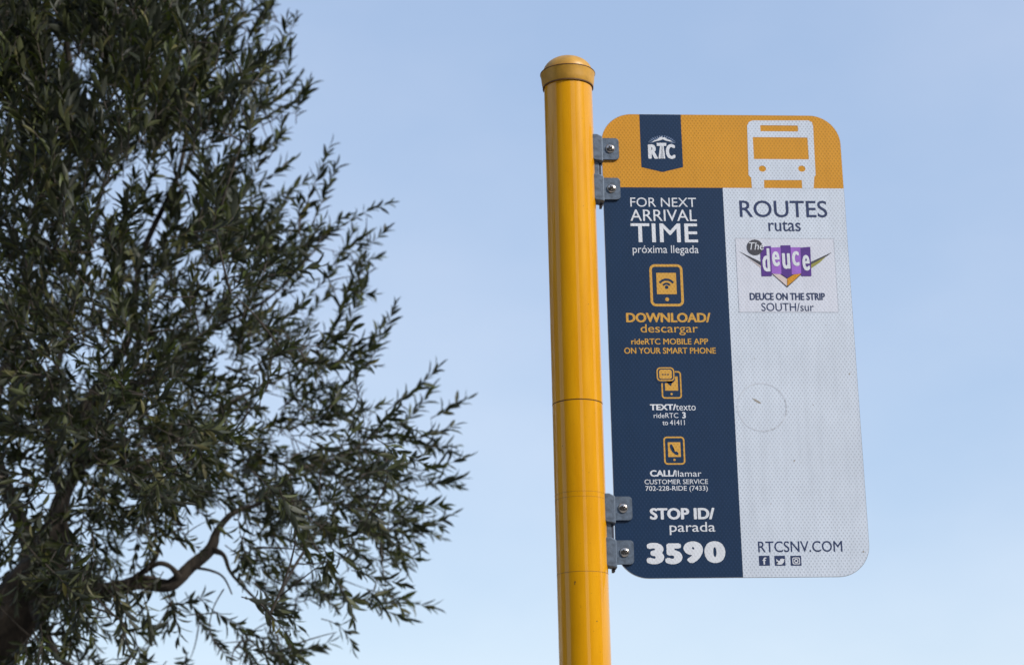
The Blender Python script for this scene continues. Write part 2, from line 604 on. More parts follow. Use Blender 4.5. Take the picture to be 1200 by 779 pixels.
def text(name, body, mat, box, layer=2, bold=0.0, label=None, shear=0.0, spacing=1.0):
    """Lettering fitted to a box: box = (left px, right px, top px, bottom px) of the inked area, at mid height."""
    c = bpy.data.curves.new(name, 'FONT')
    c.body = body
    c.size = 1.0
    c.shear = shear
    c.space_character = spacing
    c.resolution_u = 4
    tmp = bpy.data.objects.new(name, c)
    me = bpy.data.meshes.new_from_object(tmp)
    bpy.data.objects.remove(tmp)
    bpy.data.curves.remove(c)
    n = len(me.vertices)
    co = np.empty(n * 3)
    me.vertices.foreach_get('co', co)
    co = co.reshape(-1, 3)
    x0, x1, y0, y1 = box
    mid = (y0 + y1) / 2
    X0, X1 = S(x0, mid)[0], S(x1, mid)[0]
    Z1, Z0 = S((x0 + x1) / 2, y0)[1], S((x0 + x1) / 2, y1)[1]
    mn, mxx = co.min(0), co.max(0)
    out = np.zeros_like(co)
    out[:, 0] = X0 + (co[:, 0] - mn[0]) / (mxx[0] - mn[0]) * (X1 - X0)
    out[:, 1] = -LAY * layer
    out[:, 2] = Z0 + (co[:, 1] - mn[1]) / (mxx[1] - mn[1]) * (Z1 - Z0)
    if bold:
        # heavier strokes: copies pushed outwards, each a hair above the last
        k = (Z1 - Z0) / (mxx[1] - mn[1]) * bold
        N = 10
        sx = 1 - 2 * k / (X1 - X0)
        sz = 1 - 2 * k * 0.6 / (Z1 - Z0)
        polys = [tuple(p_.vertices) for p_ in me.polygons]
        cx_, cz_ = (X0 + X1) / 2, (Z0 + Z1) / 2
        out[:, 0] = cx_ + (out[:, 0] - cx_) * sx
        out[:, 2] = cz_ + (out[:, 2] - cz_) * sz
        VV, FF = [], []
        for i in range(N):
            a = 2 * math.pi * i / N
            q = out.copy()
            q[:, 0] += k * math.cos(a)
            q[:, 2] += k * 0.6 * math.sin(a)
            q[:, 1] -= i * 0.000012
            FF += [tuple(v + i * n for v in f) for f in polys]
            VV.append(q)
        bpy.data.meshes.remove(me)
        me = bpy.data.meshes.new(name)
        me.from_pydata(np.concatenate(VV).tolist(), [], FF)
    else:
        me.vertices.foreach_set('co', out.ravel())
    me.materials.clear()
    me.materials.append(mat)
    me.name = name
    me.update()
    o = link(name, me, panel)
    if label:
        o['label'] = label
    return o


def frame_poly(x0, x1, y0, y1, th, rad, name, mat, layer=2):
    """Rounded outline ring, in pixels of the sign."""
    mid = (y0 + y1) / 2
    X0, X1 = S(x0, mid)[0], S(x1, mid)[0]
    cx = (x0 + x1) / 2
    Z1, Z0 = S(cx, y0)[1], S(cx, y1)[1]
    px = (X1 - X0) / (x1 - x0)
    a = rounded_poly(X0, Z0, X1, Z1, rad * px, 6)
    b = rounded_poly(X0 + th * px, Z0 + th * px, X1 - th * px, Z1 - th * px, max(0.0001, (rad - th)) * px, 6)
    polys = []
    n = len(a)
    for i in range(n):
        j = (i + 1) % n
        polys.append([a[i], a[j], b[j], b[i]])
    return printed(name, polys, mat, layer)


def rect(x0, x1, y0, y1):
    mid = (y0 + y1) / 2
    X0, X1 = S(x0, mid)[0], S(x1, mid)[0]
    cx = (x0 + x1) / 2
    Z1, Z0 = S(cx, y0)[1], S(cx, y1)[1]
    return [(X0, Z0), (X1, Z0), (X1, Z1), (X0, Z1)]


def rrect(x0, x1, y0, y1, rad):
    (X0, Z0), _, (X1, Z1), _ = rect(x0, x1, y0, y1)
    return rounded_poly(X0, Z0, X1, Z1, rad * (X1 - X0) / (x1 - x0), 6)


def disc(x, y, r, n=20, sq=1.0):
    X, Z = S(x, y)
    q = S(x + r, y)[0] - X
    return [(X + q * math.cos(2 * math.pi * i / n), Z + q * sq * math.sin(2 * math.pi * i / n)) for i in range(n)]


def arc_band(x, y, r0, r1, a0, a1, n=12):
    X, Z = S(x, y)
    k = S(x + 1, y)[0] - X
    out = []
    for i in range(n):
        p, q = R(a0 + (a1 - a0) * i / n), R(a0 + (a1 - a0) * (i + 1) / n)
        out.append([(X + r * k * math.cos(t), Z + r * k * math.sin(t)) for r, t in ((r0, p), (r1, p), (r1, q), (r0, q))])
    return out


WP, GP, NP, BP = M['white_print'], M['gold_print'], M['navy_print'], M['black_print']
# ribbon with the operator's mark
xr0 = (S(749.3, 135)[0] + S(751.6, 196)[0]) / 2
xr1 = (S(797.8, 135)[0] + S(800.2, 196)[0]) / 2
printed('ribbon', [[(xr0, TOP - in_), (xr0, S(760, 196)[1]), ((xr0 + xr1) / 2, S(776, 201.8)[1]), (xr1, S(790, 196)[1]), (xr1, TOP - in_)]], M['navy'], 2)
text('logo_lettering', 'R', WP, (759.4, 770.8, 169.5, 186.4), 3, 0.045)
text('logo_lettering', 'C', WP, (780.2, 791.2, 169.2, 186.6), 3, 0.045)
printed('logo_lettering', [Pq([(769.5, 167.8), (780.7, 167.8), (780.7, 171.4), (769.5, 171.4)]), Pq([(773.4, 171.4), (774.8, 171.4), (774.2, 186.2), (771.6, 186.2)]),
                           Pq([(775.1, 171.4), (776.1, 171.4), (776.5, 186.2), (775.0, 186.2)]), Pq([(776.4, 171.4), (777.6, 171.4), (779.6, 186.2), (777.3, 186.2)])], WP, 4)
printed('logo_mountain', [Pq([(763.5, 167.2), (767, 164.8), (769.5, 164.0), (772, 162.0), (775, 160.4), (777, 161.6), (779, 161.2), (782, 163.6), (785, 164.6), (788, 166.6), (783, 165.8), (779.5, 165.0), (776.5, 163.6), (774, 164.6), (770, 165.6)])], WP, 4)
glow = []
for i in range(15):
    a0, a1 = R(22 + 9.2 * i), R(22 + 9.2 * i + 5.0)
    r0, r1 = 10.6, 17.5 - abs(i - 7) * 0.25
    glow.append(Pq([(775.5 + r * math.cos(t) * 1.12, 171.5 - r * 0.72 * math.sin(t)) for r, t in ((r0, a0), (r1, a0), (r1, a1), (r0, a1))]))
printed('logo_rays', glow, M['glow'], 3)

# bus pictogram
bx = [(875.5, 147.5), (877.5, 143.2), (882, 141.4), (947.0, 141.4), (951.4, 143.4), (952.8, 148.5), (954.6, 184), (955.8, 205.5), (954.2, 207.5), (953.4, 221.0),
      (940.0, 221.0), (939.6, 211.2), (895.4, 211.2), (895.4, 221.0), (881.2, 221.0), (880.2, 208.5), (877.2, 205.5)]
bus_bm = bmesh.new()


def outline_rect_hole(name, outer, holes, mat, layer):
    """Polygon with holes, filled by triangulation."""
    bm = bmesh.new()
    for loop in [outer] + holes:
        vs = [bm.verts.new((x, -LAY * layer, z)) for x, z in loop]
        for i in range(len(vs)):
            bm.edges.new((vs[i], vs[(i + 1) % len(vs)]))
    bmesh.ops.triangle_fill(bm, edges=bm.edges, use_beauty=True, normal=(0, -1, 0))
    me = bpy.data.meshes.new(name)
    for f in bm.faces:
        if f.normal.y > 0:
            f.normal_flip()
    bm.to_mesh(me)
    bm.free()
    me.materials.append(mat)
    return link(name, me, panel)


bus_bm.free()
outline_rect_hole('bus_pictogram', Pq(bx), [rrect(891.0, 935.0, 147.2, 154.2, 0.6), rrect(882.8, 947.0, 161.2, 186.8, 0.6),
                                            disc(893.4, 197.9, 4.3, 20, 0.88), disc(939.6, 197.9, 4.3, 20, 0.88)], M['white_sheet'], 2)

# navy column, left
text('lettering', 'FOR NEXT', WP, (738.6, 815.6, 231.8, 242.6), 2, 0.0)
text('lettering', 'ARRIVAL', WP, (738.6, 816.4, 245.8, 259.2), 2, 0.004)
text('lettering', 'TIME', WP, (739.2, 817.6, 262.0, 284.0), 2, 0.012)
text('lettering', 'próxima llegada', WP, (741.4, 818.6, 287.6, 299.6), 2, 0.0)
frame_poly(761.6, 800.6, 309.8, 359.0, 3.0, 6.5, 'phone_icon', GP)
outline_rect_hole('phone_icon', rect(769.4, 792.6, 319.8, 344.8), [], GP, 2)
NV = M['navy']
arc = arc_band(781.2, 337.0, 3.6, 6.0, 35, 145) + arc_band(781.2, 337.0, 8.4, 11.0, 35, 145)
printed('signal_icon', arc + [disc(781.2, 336.6, 2.1)], NV, 3)
printed('phone_icon', [disc(781.8, 350.8, 2.3)], GP, 2)
text('lettering', 'DOWNLOAD/', GP, (733.6, 832.6, 366.6, 377.8), 2, 0.040)
text('lettering', 'descargar', GP, (750.6, 817.8, 379.8, 392.8), 2, 0.005)
text('lettering', 'rideRTC MOBILE APP', GP, (739.6, 829.8, 396.6, 403.6), 2, 0.020)
text('lettering', 'ON YOUR SMART PHONE', GP, (731.4, 838.8, 407.2, 414.4), 2, 0.020)

# text-message icon
frame_poly(775.0, 798.6, 434.8, 467.0, 1.7, 3.8, 'phone_icon', GP)
outline_rect_hole('phone_icon', rect(779.2, 794.4, 441.0, 457.6), [], GP, 2)
printed('phone_icon', [disc(787.0, 461.6, 1.3)], GP, 2)
printed('speech_bubble_icon', [rrect(768.4, 790.8, 429.4, 448.8, 5.0), Pq([(780, 447), (786.0, 452.4), (788.6, 446.5)])], NV, 3)
frame_poly(769.4, 790.2, 430.4, 446.6, 1.5, 4.6, 'speech_bubble_icon', GP, 4)
printed('speech_bubble_icon', [rrect(772.4, 787.2, 433.0, 444.0, 2.6)], GP, 4)
printed('speech_bubble_icon', [rect(775.4, 777.4, 438.2, 439.4), rect(778.6, 780.6, 438.2, 439.4), rect(781.8, 783.8, 438.2, 439.4)], NV, 5)
text('lettering', 'TEXT/', WP, (761.6, 792.2, 473.4, 480.6), 2, 0.045)
text('lettering', 'texto', WP, (792.0, 815.2, 474.2, 480.8), 2, 0.0)
text('lettering', 'rideRTC', WP, (766.0, 794.8, 483.8, 489.6), 2, 0.0)
text('lettering', '3', WP, (799.4, 803.6, 482.6, 490.2), 2, 0.045)
text('lettering', 'to 41411', WP, (776.2, 802.4, 492.0, 498.0), 2, 0.008)

# call icon
frame_poly(777.8, 802.6, 511.4, 544.2, 1.8, 4.2, 'phone_icon', GP)
outline_rect_hole('phone_icon', rect(782.8, 797.6, 518.0, 535.2), [], GP, 2)
printed('phone_icon', [disc(790.4, 538.6, 1.4)], GP, 2)
printed('handset_icon', [Pq([(784.8, 521.4), (787.0, 520.2), (789.0, 523.4), (788.0, 525.4), (791.0, 529.2), (793.0, 528.6), (795.4, 531.2), (794.0, 533.2), (791.2, 532.2), (787.4, 529.0), (785.2, 524.6)])], NV, 3)
text('lettering', 'CALL/', WP, (761.6, 791.8, 550.6, 558.2), 2, 0.045)
text('lettering', 'llamar', WP, (791.6, 822.0, 551.0, 558.2), 2, 0.0)
text('lettering', 'CUSTOMER SERVICE', WP, (755.2, 829.6, 561.4, 567.0), 2, 0.008)
text('lettering', '702-228-RIDE (7433)', WP, (756.4, 829.4, 569.0, 576.4), 2, 0.008)
text('lettering', 'STOP ID/', WP, (761.4, 837.4, 594.8, 608.4), 2, 0.045)
text('lettering', 'parada', WP, (784.6, 838.2, 611.4, 626.4), 2, 0.005)
for ch, x0, x1, y0, y1 in (('3', 757.6, 778.2, 635.6, 660.8), ('5', 779.4, 799.6, 636.2, 660.8), ('9', 801.0, 824.0, 633.8, 659.6), ('0', 825.4, 850.0, 633.6, 659.4)):
    text('stop_number', ch, WP, (x0, x1, y0, y1), 2, 0.085)

# white side, right
text('lettering', 'ROUTES', NP, (866.6, 969.2, 235.2, 254.8), 2, 0.008)
text('lettering', 'rutas', NP, (900.4, 938.2, 259.2, 271.2), 2, 0.008)
text('lettering', 'RTCSNV.COM', NP, (888.4, 987.0, 633.6, 646.4), 2, 0.004)
for x0 in (889.4, 907.6, 926.4):
    printed('icon_tile', [rect(x0, x0 + 12.6, 650.8, 662.4)], NP, 2)
text('icon_mark', 'f', WP, (893.6, 898.2, 652.8, 661.0), 3, 0.02)
printed('icon_mark', [Pq([(909.6, 654.4), (911.8, 656.6), (913.8, 657.0), (914.2, 655.0), (916.2, 654.0), (918.0, 654.8), (919.6, 654.6), (918.8, 656.0), (918.6, 658.2), (916.4, 660.8), (912.6, 661.4), (909.6, 660.2), (911.6, 659.6), (909.8, 657.0)])], WP, 3)
frame_poly(928.6, 937.4, 652.8, 660.8, 1.0, 1.6, 'icon_mark', WP, 3)
printed('icon_mark', arc_band(933.0, 656.8, 1.4, 2.5, 0, 360, 16), WP, 3)

# route sticker
stick = rect(863.8, 980.0, 279.4, 366.0)
printed('sticker', [stick], M['sticker'], 2, 'square route sticker with purple block lettering on the white side')
(ax, az), _, (bx_, bz), _ = stick
e = 0.0006
printed('sticker_edge', [[(ax, az), (bx_, az), (bx_ - e, az + e), (ax + e, az + e)], [(bx_, az), (bx_, bz), (bx_ - e, bz - e), (bx_ - e, az + e)],
                         [(bx_, bz), (ax, bz), (ax + e, bz - e), (bx_ - e, bz - e)], [(ax, bz), (ax, az), (ax + e, az + e), (ax + e, bz - e)]], M['stain'], 3)
# wings behind the blocks
printed('logo_wing', [Pq([(865.8, 294.6), (891.0, 306.8), (891.6, 311.4), (874.0, 300.0)])], M['logo_dark'], 3)
printed('logo_wing', [Pq([(876.0, 302.2), (891.4, 311.8), (891.6, 313.8)])], M['pale_ink'], 4)
printed('logo_wing', [Pq([(974.8, 295.6), (970.0, 299.6), (950.0, 310.4), (949.8, 307.2)])], M['logo_dark'], 3)
printed('logo_wing', [Pq([(968.0, 300.6), (961.0, 307.4), (950.4, 314.6), (950.0, 310.2)])], M['olive_ink'], 4)
# chevron under the blocks
printed('logo_chevron', [Pq([(903.0, 320.0), (941.0, 320.0), (922.2, 337.2)])], M['logo_dark'], 3)
printed('logo_chevron', [Pq([(904.6, 320.4), (912.0, 320.2), (922.2, 327.0), (922.0, 335.4)])], M['pale_ink'], 4)
printed('logo_chevron', [Pq([(922.6, 326.6), (933.0, 320.2), (939.6, 320.0), (929.0, 330.0), (922.6, 335.0)])], M['gold_sheet'], 4)
printed('logo_block', [Pq([(890.6, 289.4), (903.2, 288.4), (904.4, 323.6), (892.4, 323.8)])], M['violet'], 5)
printed('logo_block', [Pq([(903.2, 290.2), (914.6, 290.0), (915.6, 321.4), (904.2, 320.8)])], M['lilac'], 5)
printed('logo_block', [Pq([(914.6, 287.8), (926.2, 287.6), (927.8, 322.2), (922.2, 326.0), (915.8, 321.6)])], M['violet'], 5)
printed('logo_block', [Pq([(926.2, 290.0), (937.8, 290.0), (938.8, 320.6), (927.6, 322.0)])], M['lilac'], 5)
printed('logo_block', [Pq([(937.8, 290.4), (949.4, 289.4), (950.8, 323.6), (938.8, 323.6)])], M['violet'], 5)
for ch, x0, x1, y0, y1 in (('d', 893.2, 902.0, 291.2, 318.4), ('e', 904.6, 913.4, 294.8, 312.4), ('u', 916.6, 925.8, 297.0, 315.4), ('c', 928.0, 936.4, 294.6, 312.0), ('e', 940.2, 948.8, 299.0, 317.4)):
    text('logo_lettering', ch, WP, (x0, x1, y0, y1), 6, 0.02)
printed('logo_disc', [disc(884.6, 290.0, 9.4, 24)], M['logo_dark'], 6)
text('logo_lettering', 'The', WP, (877.6, 895.0, 284.4, 293.0), 7, 0.0, shear=0.2)
text('lettering', 'DEUCE ON THE STRIP', NP, (878.4, 966.8, 343.2, 351.8), 3, 0.032)
text('lettering', 'SOUTH/sur', NP, (892.2, 953.6, 355.0, 364.6), 3, 0.004)

# residue ring and smear left by a removed sticker, faint specks
ring = arc_band(893.0, 477.0, 27.6, 29.4, -95, 18, 30)
printed('residue_ring', arc_band(893.0, 477.0, 27.9, 29.2, 18, 265, 50), M['stain_faint'], 2)
printed('residue_ring', ring, M['stain'], 2)
printed('smear', [Pq([(881.0, 466.0), (885.5, 467.8), (890.6, 470.6), (892.2, 472.6), (888.8, 472.4), (884.8, 469.8)])], M['smear'], 2)
specks = []
for (x, y, r) in ((995.4, 438, 1.0), (930.8, 539.6, 1.0), (1011.8, 646, 1.1), (953, 474.3, 0.6), (903, 590, 0.5), (968, 381, 0.5), (884, 420, 0.5), (975, 560, 0.5)):
    specks.append(disc(x, y, r, 8))
printed('speck', specks, M['smear'], 2)

# --- brackets
def screw(parent, x, y, z):
    bm = bmesh.new()
    rr = 0.0088
    prof = [(rr, 0.0), (rr, 0.0008)]
    for i in range(1, 8):
        a = R(90 * i / 8)
        prof.append((rr * math.cos(a), 0.0008 + 0.0036 * math.sin(a)))
    prof.append((0.0008, 0.00445))
    add_lathe(bm, prof, 32, axis='Y')
    s = mesh_obj('screw', bm, M['screw'], parent, loc=(x, y, z), smooth=True)
    bm = bmesh.new()
    ang = R(28)
    for k in range(2):
        c, q = math.cos(ang + k * math.pi / 2), math.sin(ang + k * math.pi / 2)
        hl, hw = 0.0046, 0.00125
        pts = [(-hl, -hw), (hl, -hw), (hl, hw), (-hl, hw)]
        add_prism(bm, [(px * c - pz * q, px * q + pz * c) for px, pz in pts], -0.00462 - 0.00005 * k, -0.0030)
    mesh_obj('cross_recess', bm, M['slot'], s)
    return s


def bracket(y_tops, x_off, label):
    """A galvanised bracket clamped along the pole with two bolted ears over the panel edge."""
    (t0, t1) = y_tops                                   # centre py of the two ears
    xe = POLE_X + POLE_R
    zmid = (S(705, t0)[1] + S(705, t1)[1]) / 2
    br = bpy.data.objects.new('bracket', None)
    col.objects.link(br)
    br.parent = root
    br.location = (POLE_R, 0, zmid)
    br['label'] = label
    # spine behind, hugging the pole
    dz = (S(705, t0)[1] - S(705, t1)[1]) / 2
    bm = bmesh.new()
    add_box(bm, -0.003, -0.012, -dz - 0.022, 0.0072, 0.016, dz + 0.020, 0.0015)
    mesh_obj('spine', bm, M['galv'], br)
    bm = bmesh.new()
    add_box(bm, 0.0078, -0.004, -dz - 0.034, 0.0125, 0.014, dz + 0.012, 0.0010)
    mesh_obj('back_clip', bm, M['galv_dark'], br)
    for s, zz in ((1, dz), (-1, -dz)):
        bm = bmesh.new()
        # folded shell: slanted lower edge
        x0, x1 = -0.0065, 0.0135
        prof = [(x0, -0.021), (x0 + 0.004, -0.0255), (x1 + 0.001, -0.029), (x1 + 0.001, 0.0205), (x0 + 0.011, 0.0255), (x0, 0.0255)]
        add_prism(bm, prof, -0.0185, 0.010, 0.0016)
        sh = mesh_obj('shell', bm, M['galv'], br, loc=(0, 0, zz))
        bm = bmesh.new()
        add_prism(bm, rounded_poly(0.0128, -0.0215, 0.0465, 0.0215, (0.0004, 0.0065, 0.0065, 0.0004), 6), -0.0068, -0.0028, 0.0008)
        mesh_obj('ear', bm, M['galv'], br, loc=(0, 0, zz))
        screw(br, 0.0296, -0.0068, zz)


bracket((175.5, 222.0), 0, 'upper galvanised bracket beside the gold header')
bracket((596.0, 647.5), 0, 'lower galvanised bracket beside the stop number')

# ------------------------------------------------------------------ olive tree
TREE = empty('olive_tree', (-2.35, 5.7, 0.0), 'dense grey green olive tree with a dark crooked trunk left of the yellow pole', 'tree')
TL = Vector(TREE.location)


def tube_mesh(name, pts, rad, mat, parent, sides=10, rough=0.06, seed=0, sub=5):
    """Smooth tapering tube through pts (world), with uneven bark outline."""
    pts = [Vector(p) for p in pts]
    n = len(pts)
    P, Q = [], []
    for i in range(n - 1):
        p0, p1, p2, p3 = pts[max(i - 1, 0)], pts[i], pts[i + 1], pts[min(i + 2, n - 1)]
        for s in range(sub):
            t = s / sub
            P.append(0.5 * ((2 * p1) + (p2 - p0) * t + (2 * p0 - 5 * p1 + 4 * p2 - p3) * t * t + (3 * p1 - p0 - 3 * p2 + p3) * t ** 3))
            Q.append(rad[i] + (rad[i + 1] - rad[i]) * t)
    P.append(pts[-1])
    Q.append(rad[-1])
    rs = random.Random(seed)
    bm = bmesh.new()
    prev = None
    up = Vector((0.3, 0.9, 0.2)).normalized()
    rings = []
    ph = [rs.uniform(0, 6.28) for _ in range(4)]
    for i, p in enumerate(P):
        d = (P[min(i + 1, len(P) - 1)] - P[max(i - 1, 0)]).normalized()
        a = d.cross(up).normalized()
        b = d.cross(a).normalized()
        ring = []
        for k in range(sides):
            t = 2 * math.pi * k / sides
            q = Q[i] * (1 + rough * (math.sin(3 * t + ph[0] + i * 0.35) + 0.7 * math.sin(5 * t + ph[1] - i * 0.5) + rs.uniform(-.5, .5)))
            ring.append(bm.verts.new(p - TL + a * math.cos(t) * q + b * math.sin(t) * q))
        rings.append(ring)
    for r0, r1 in zip(rings, rings[1:]):
        for k in range(sides):
            bm.faces.new((r0[k], r0[(k + 1) % sides], r1[(k + 1) % sides], r1[k]))
    bm.faces.new(rings[0][::-1])
    bm.faces.new(rings[-1])
    return mesh_obj(name, bm, mat, parent, smooth=True), P, Q


nodes = []                                              # (position, radius)


def limb(name, spec, sides=10, rough=0.07, seed=0, skel=True):
    pts = [Vector(s[0]) if len(s) == 2 else at(s[0], s[1], s[2]) for s in spec]
    rad = [s[-1] for s in spec]
    o, P, Q = tube_mesh(name, pts, rad, M['bark'], TREE, sides, rough, seed)
    if skel:
        nodes.extend((p.copy(), q) for p, q in zip(P, Q) if p.z > 1.9)
    return o


limb('trunk', [((-2.35, 5.7, -0.15), 0.15), ((-2.32, 5.68, 0.1), 0.12), ((-2.18, 5.62, 0.8), 0.10), ((-2.02, 5.58, 1.5), 0.095),
               (-75, 820, 5.5, 0.085), (0, 735, 5.45, 0.078), (38, 685, 5.4, 0.068), (60, 645, 5.38, 0.056), (66, 612, 5.36, 0.030)], 18, 0.10, 1)
limb('branch', [(66, 625, 5.37, 0.034), (74, 580, 5.35, 0.022), (92, 540, 5.4, 0.017), (104, 470, 5.5, 0.015), (150, 400, 5.5, 0.011), (166, 300, 5.5, 0.009), (210, 200, 5.45, 0.007), (228, 100, 5.4, 0.005), (262, 30, 5.3, 0.003)], 12, 0.08, 2)
limb('branch', [(55, 672, 5.4, 0.040), (95, 688, 5.38, 0.026), (130, 690, 5.36, 0.021), (165, 682, 5.35, 0.019), (198, 686, 5.34, 0.018), (222, 664, 5.33, 0.0175), (247, 643, 5.32, 0.0165), (256, 620, 5.33, 0.0095), (274, 600, 5.35, 0.0075), (306, 588, 5.4, 0.006), (346, 552, 5.45, 0.005), (402, 534, 5.5, 0.004), (452, 500, 5.55, 0.002)], 12, 0.09, 3)
limb('branch', [(150, 686, 5.35, 0.012), (165, 672, 5.33, 0.008), (185, 660, 5.3, 0.007), (200, 664, 5.3, 0.007), (210, 676, 5.32, 0.010)], 8, 0.08, 4)
limb('branch', [(150, 682, 5.33, 0.009), (172, 665, 5.3, 0.006), (184, 650, 5.28, 0.0055), (181, 637, 5.27, 0.005), (166, 636, 5.26, 0.003)], 8, 0.08, 5)
limb('branch', [(247, 643, 5.32, 0.012), (262, 650, 5.3, 0.006), (270, 670, 5.3, 0.0045), (288, 690, 5.3, 0.004), (312, 716, 5.3, 0.003), (330, 760, 5.3, 0.0015)], 8, 0.08, 6)
limb('branch', [(48, 665, 5.42, 0.040), (24, 610, 5.42, 0.020), (-12, 500, 5.5, 0.020), (24, 380, 5.5, 0.014), (44, 250, 5.4, 0.011), (84, 120, 5.3, 0.009), (74, 0, 5.2, 0.007), (95, -170, 5.0, 0.004)], 12, 0.08, 7)
limb('branch', [(106, 472, 5.5, 0.012), (178, 444, 5.5, 0.008), (236, 392, 5.5, 0.006), (312, 352, 5.45, 0.004), (368, 295, 5.4, 0.002)], 8, 0.08, 8)
limb('branch', [(0, 735, 5.45, 0.05), (-60, 620, 5.6, 0.04), (-130, 480, 5.8, 0.03), (-190, 300, 5.9, 0.022), (-240, 100, 6.0, 0.012)], 12, 0.08, 9)
limb('branch', [(86, 545, 5.38, 0.018), (112, 536, 5.35, 0.013), (150, 548, 5.35, 0.010), (184, 536, 5.4, 0.008), (225, 520, 5.5, 0.006), (272, 470, 5.6, 0.004), (340, 440, 5.7, 0.002)], 8, 0.08, 10)
limb('branch', [(72, 580, 5.35, 0.014), (56, 480, 5.6, 0.010), (96, 330, 5.8, 0.009), (126, 200, 5.9, 0.007), (180, 90, 5.9, 0.005), (200, 0, 5.9, 0.003)], 8, 0.08, 11)
limb('branch', [(38, 690, 5.4, 0.030), (50, 735, 5.3, 0.014), (75, 775, 5.2, 0.009), (130, 800, 5.1, 0.006), (180, 830, 5.0, 0.003)], 8, 0.08, 12)
limb('branch', [(262, 690, 5.3, 0.0022), (250, 712, 5.28, 0.0018), (246, 738, 5.27, 0.0017), (258, 760, 5.26, 0.0016), (282, 772, 5.26, 0.0012)], 6, 0.05, 13, False)
limb('branch', [(222, 664, 5.33, 0.005), (246, 668, 5.3, 0.0035), (262, 676, 5.28, 0.003), (272, 696, 5.27, 0.002)], 6, 0.05, 14)

# crown: how thick the foliage is, in coarse cells (rows from the top, columns from the left)
GRID = """
9999977510000000
9999987630000000
9989897741000000
8986998830000000
7878878620000000
6974578400000000
7985579743200000
8988569864310000
8888686986510000
8989787865400000
8976894786420000
8989996564421000
8898997566562100
7779898777763100
6778997888873100
7888645788874000
6986211666563000
4897422563442000
3486532573230000
5776532562000000
7776421341000000
""".split()


def crown_depth(px, py):
    base = 5.25 + 0.0006 * px - 0.45 * max(0, 1 - (px + py * 0.6) / 420.0)
    return base


twigs = []                                              # (start, end, droop)
CX, CY = 120.0, 420.0
for r_, row in enumerate(GRID):
    for c_, ch in enumerate(row):
        d = int(ch)
        if d == 0:
            continue
        n = {1: 0.5, 2: 1.4, 3: 2.8, 4: 4.8, 5: 7.4, 6: 11.0, 7: 15.5, 8: 22.0, 9: 30.0}[d]
        k = int(n) + (random.random() < n - int(n))
        for _ in range(k):
            px = c_ * 40 + random.random() * 40 - 6
            py = r_ * 40 + random.random() * 40 - 12
            spread = 0.25 + 0.075 * d
            Y = crown_depth(px, py) + random.gauss(0, 0.55) * spread
            Y = min(max(Y, 4.35), 6.7)
            # foliage gathers in tufts with clear air between them
            q = at(px, py, Y)
            nv = mnoise.noise(q * 5.2) + 0.6 * mnoise.noise(q * 11.0 + Vector((7, 3, 1)))
            if nv < random.uniform(-0.12, 0.12) * (1.0 if d < 9 else 1.6) - (0.12 if d == 9 else 0):
                continue
            twigs.append((px, py, Y))
# the part of the crown outside the picture: left, above and below
for _ in range(1100):
    u = random.random()
    if u < 0.55:
        px, py = random.uniform(-420, 0), random.uniform(-250, 850)
    elif u < 0.85:
        px, py = random.uniform(-300, 250) + random.uniform(0, 40), random.uniform(-330, -10)
    else:
        px, py = random.uniform(-200, 190), random.uniform(815, 930)
    if px > 240 - 0.3 * (-min(py, 0)):
        continue
    if ((px - 60) / 520.0) ** 2 + ((py - 360) / 720.0) ** 2 > 1:
        continue
    twigs.append((px, py, crown_depth(px, py) + random.gauss(0.15, 0.5)))

leaf_rows = []                                          # position, direction, normal, length, width, material
twig_paths = []


def outward(px, py):
    v = Vector((px - CX, 0, -(py - CY)))
    return v.normalized() if v.length > 1 else Vector((1, 0, 0))


def leafy_twig(a, b, bend, leaf_len, pairs, r0=0.0016):
    """A twig from a to b with opposite pairs of narrow leaves."""
    mid = (a + b) / 2 + bend
    pts = []
    for i in range(7):
        t = i / 6
        pts.append(a * (1 - t) ** 2 + mid * 2 * t * (1 - t) + b * t * t)
    twig_paths.append((pts, r0))
    side0 = random.uniform(0, math.pi)
    for i in range(pairs):
        t = 0.10 + 0.90 * (i + 0.5 + random.uniform(-.2, .2)) / pairs
        t = min(t, 1.0)
        p = a * (1 - t) ** 2 + mid * 2 * t * (1 - t) + b * t * t
        d = ((mid - a) * (1 - t) + (b - mid) * t).normalized()
        s = d.cross(Vector((0.1, 0.2, 1))).normalized()
        u = s.cross(d).normalized()
        ang = side0 + (i % 2) * math.pi / 2 + random.uniform(-.35, .35)
        for q in (0, math.pi):
            if random.random() < 0.08:
                continue
            sd = s * math.cos(ang + q) + u * math.sin(ang + q)
            spread = R(random.uniform(30, 66)) * (1 - 0.30 * t)
            ld = (d * math.cos(spread) + sd * math.sin(spread) + Vector((0, 0, random.uniform(-.10, .16)))).normalized()
            nrm = (d * math.sin(spread) - sd * math.cos(spread))
            nrm = (nrm + Vector((random.gauss(0, .45), random.gauss(0, .45), random.gauss(0, .45)))).normalized()
            nrm = (nrm - ld * nrm.dot(ld)).normalized()
            ln = leaf_len * random.uniform(0.65, 1.12) * (1 - 0.35 * abs(t - 0.5))
            leaf_rows.append((p, ld, nrm, ln, ln * random.uniform(0.20, 0.29)))
    # terminal leaf
    d = (b - mid).normalized()
    nrm = Vector((random.gauss(0, 1), random.gauss(0, 1), random.gauss(0, 1)))
    nrm = (nrm - d * nrm.dot(d)).normalized()
    leaf_rows.append((b, d, nrm, leaf_len * 0.8, leaf_len * 0.14))


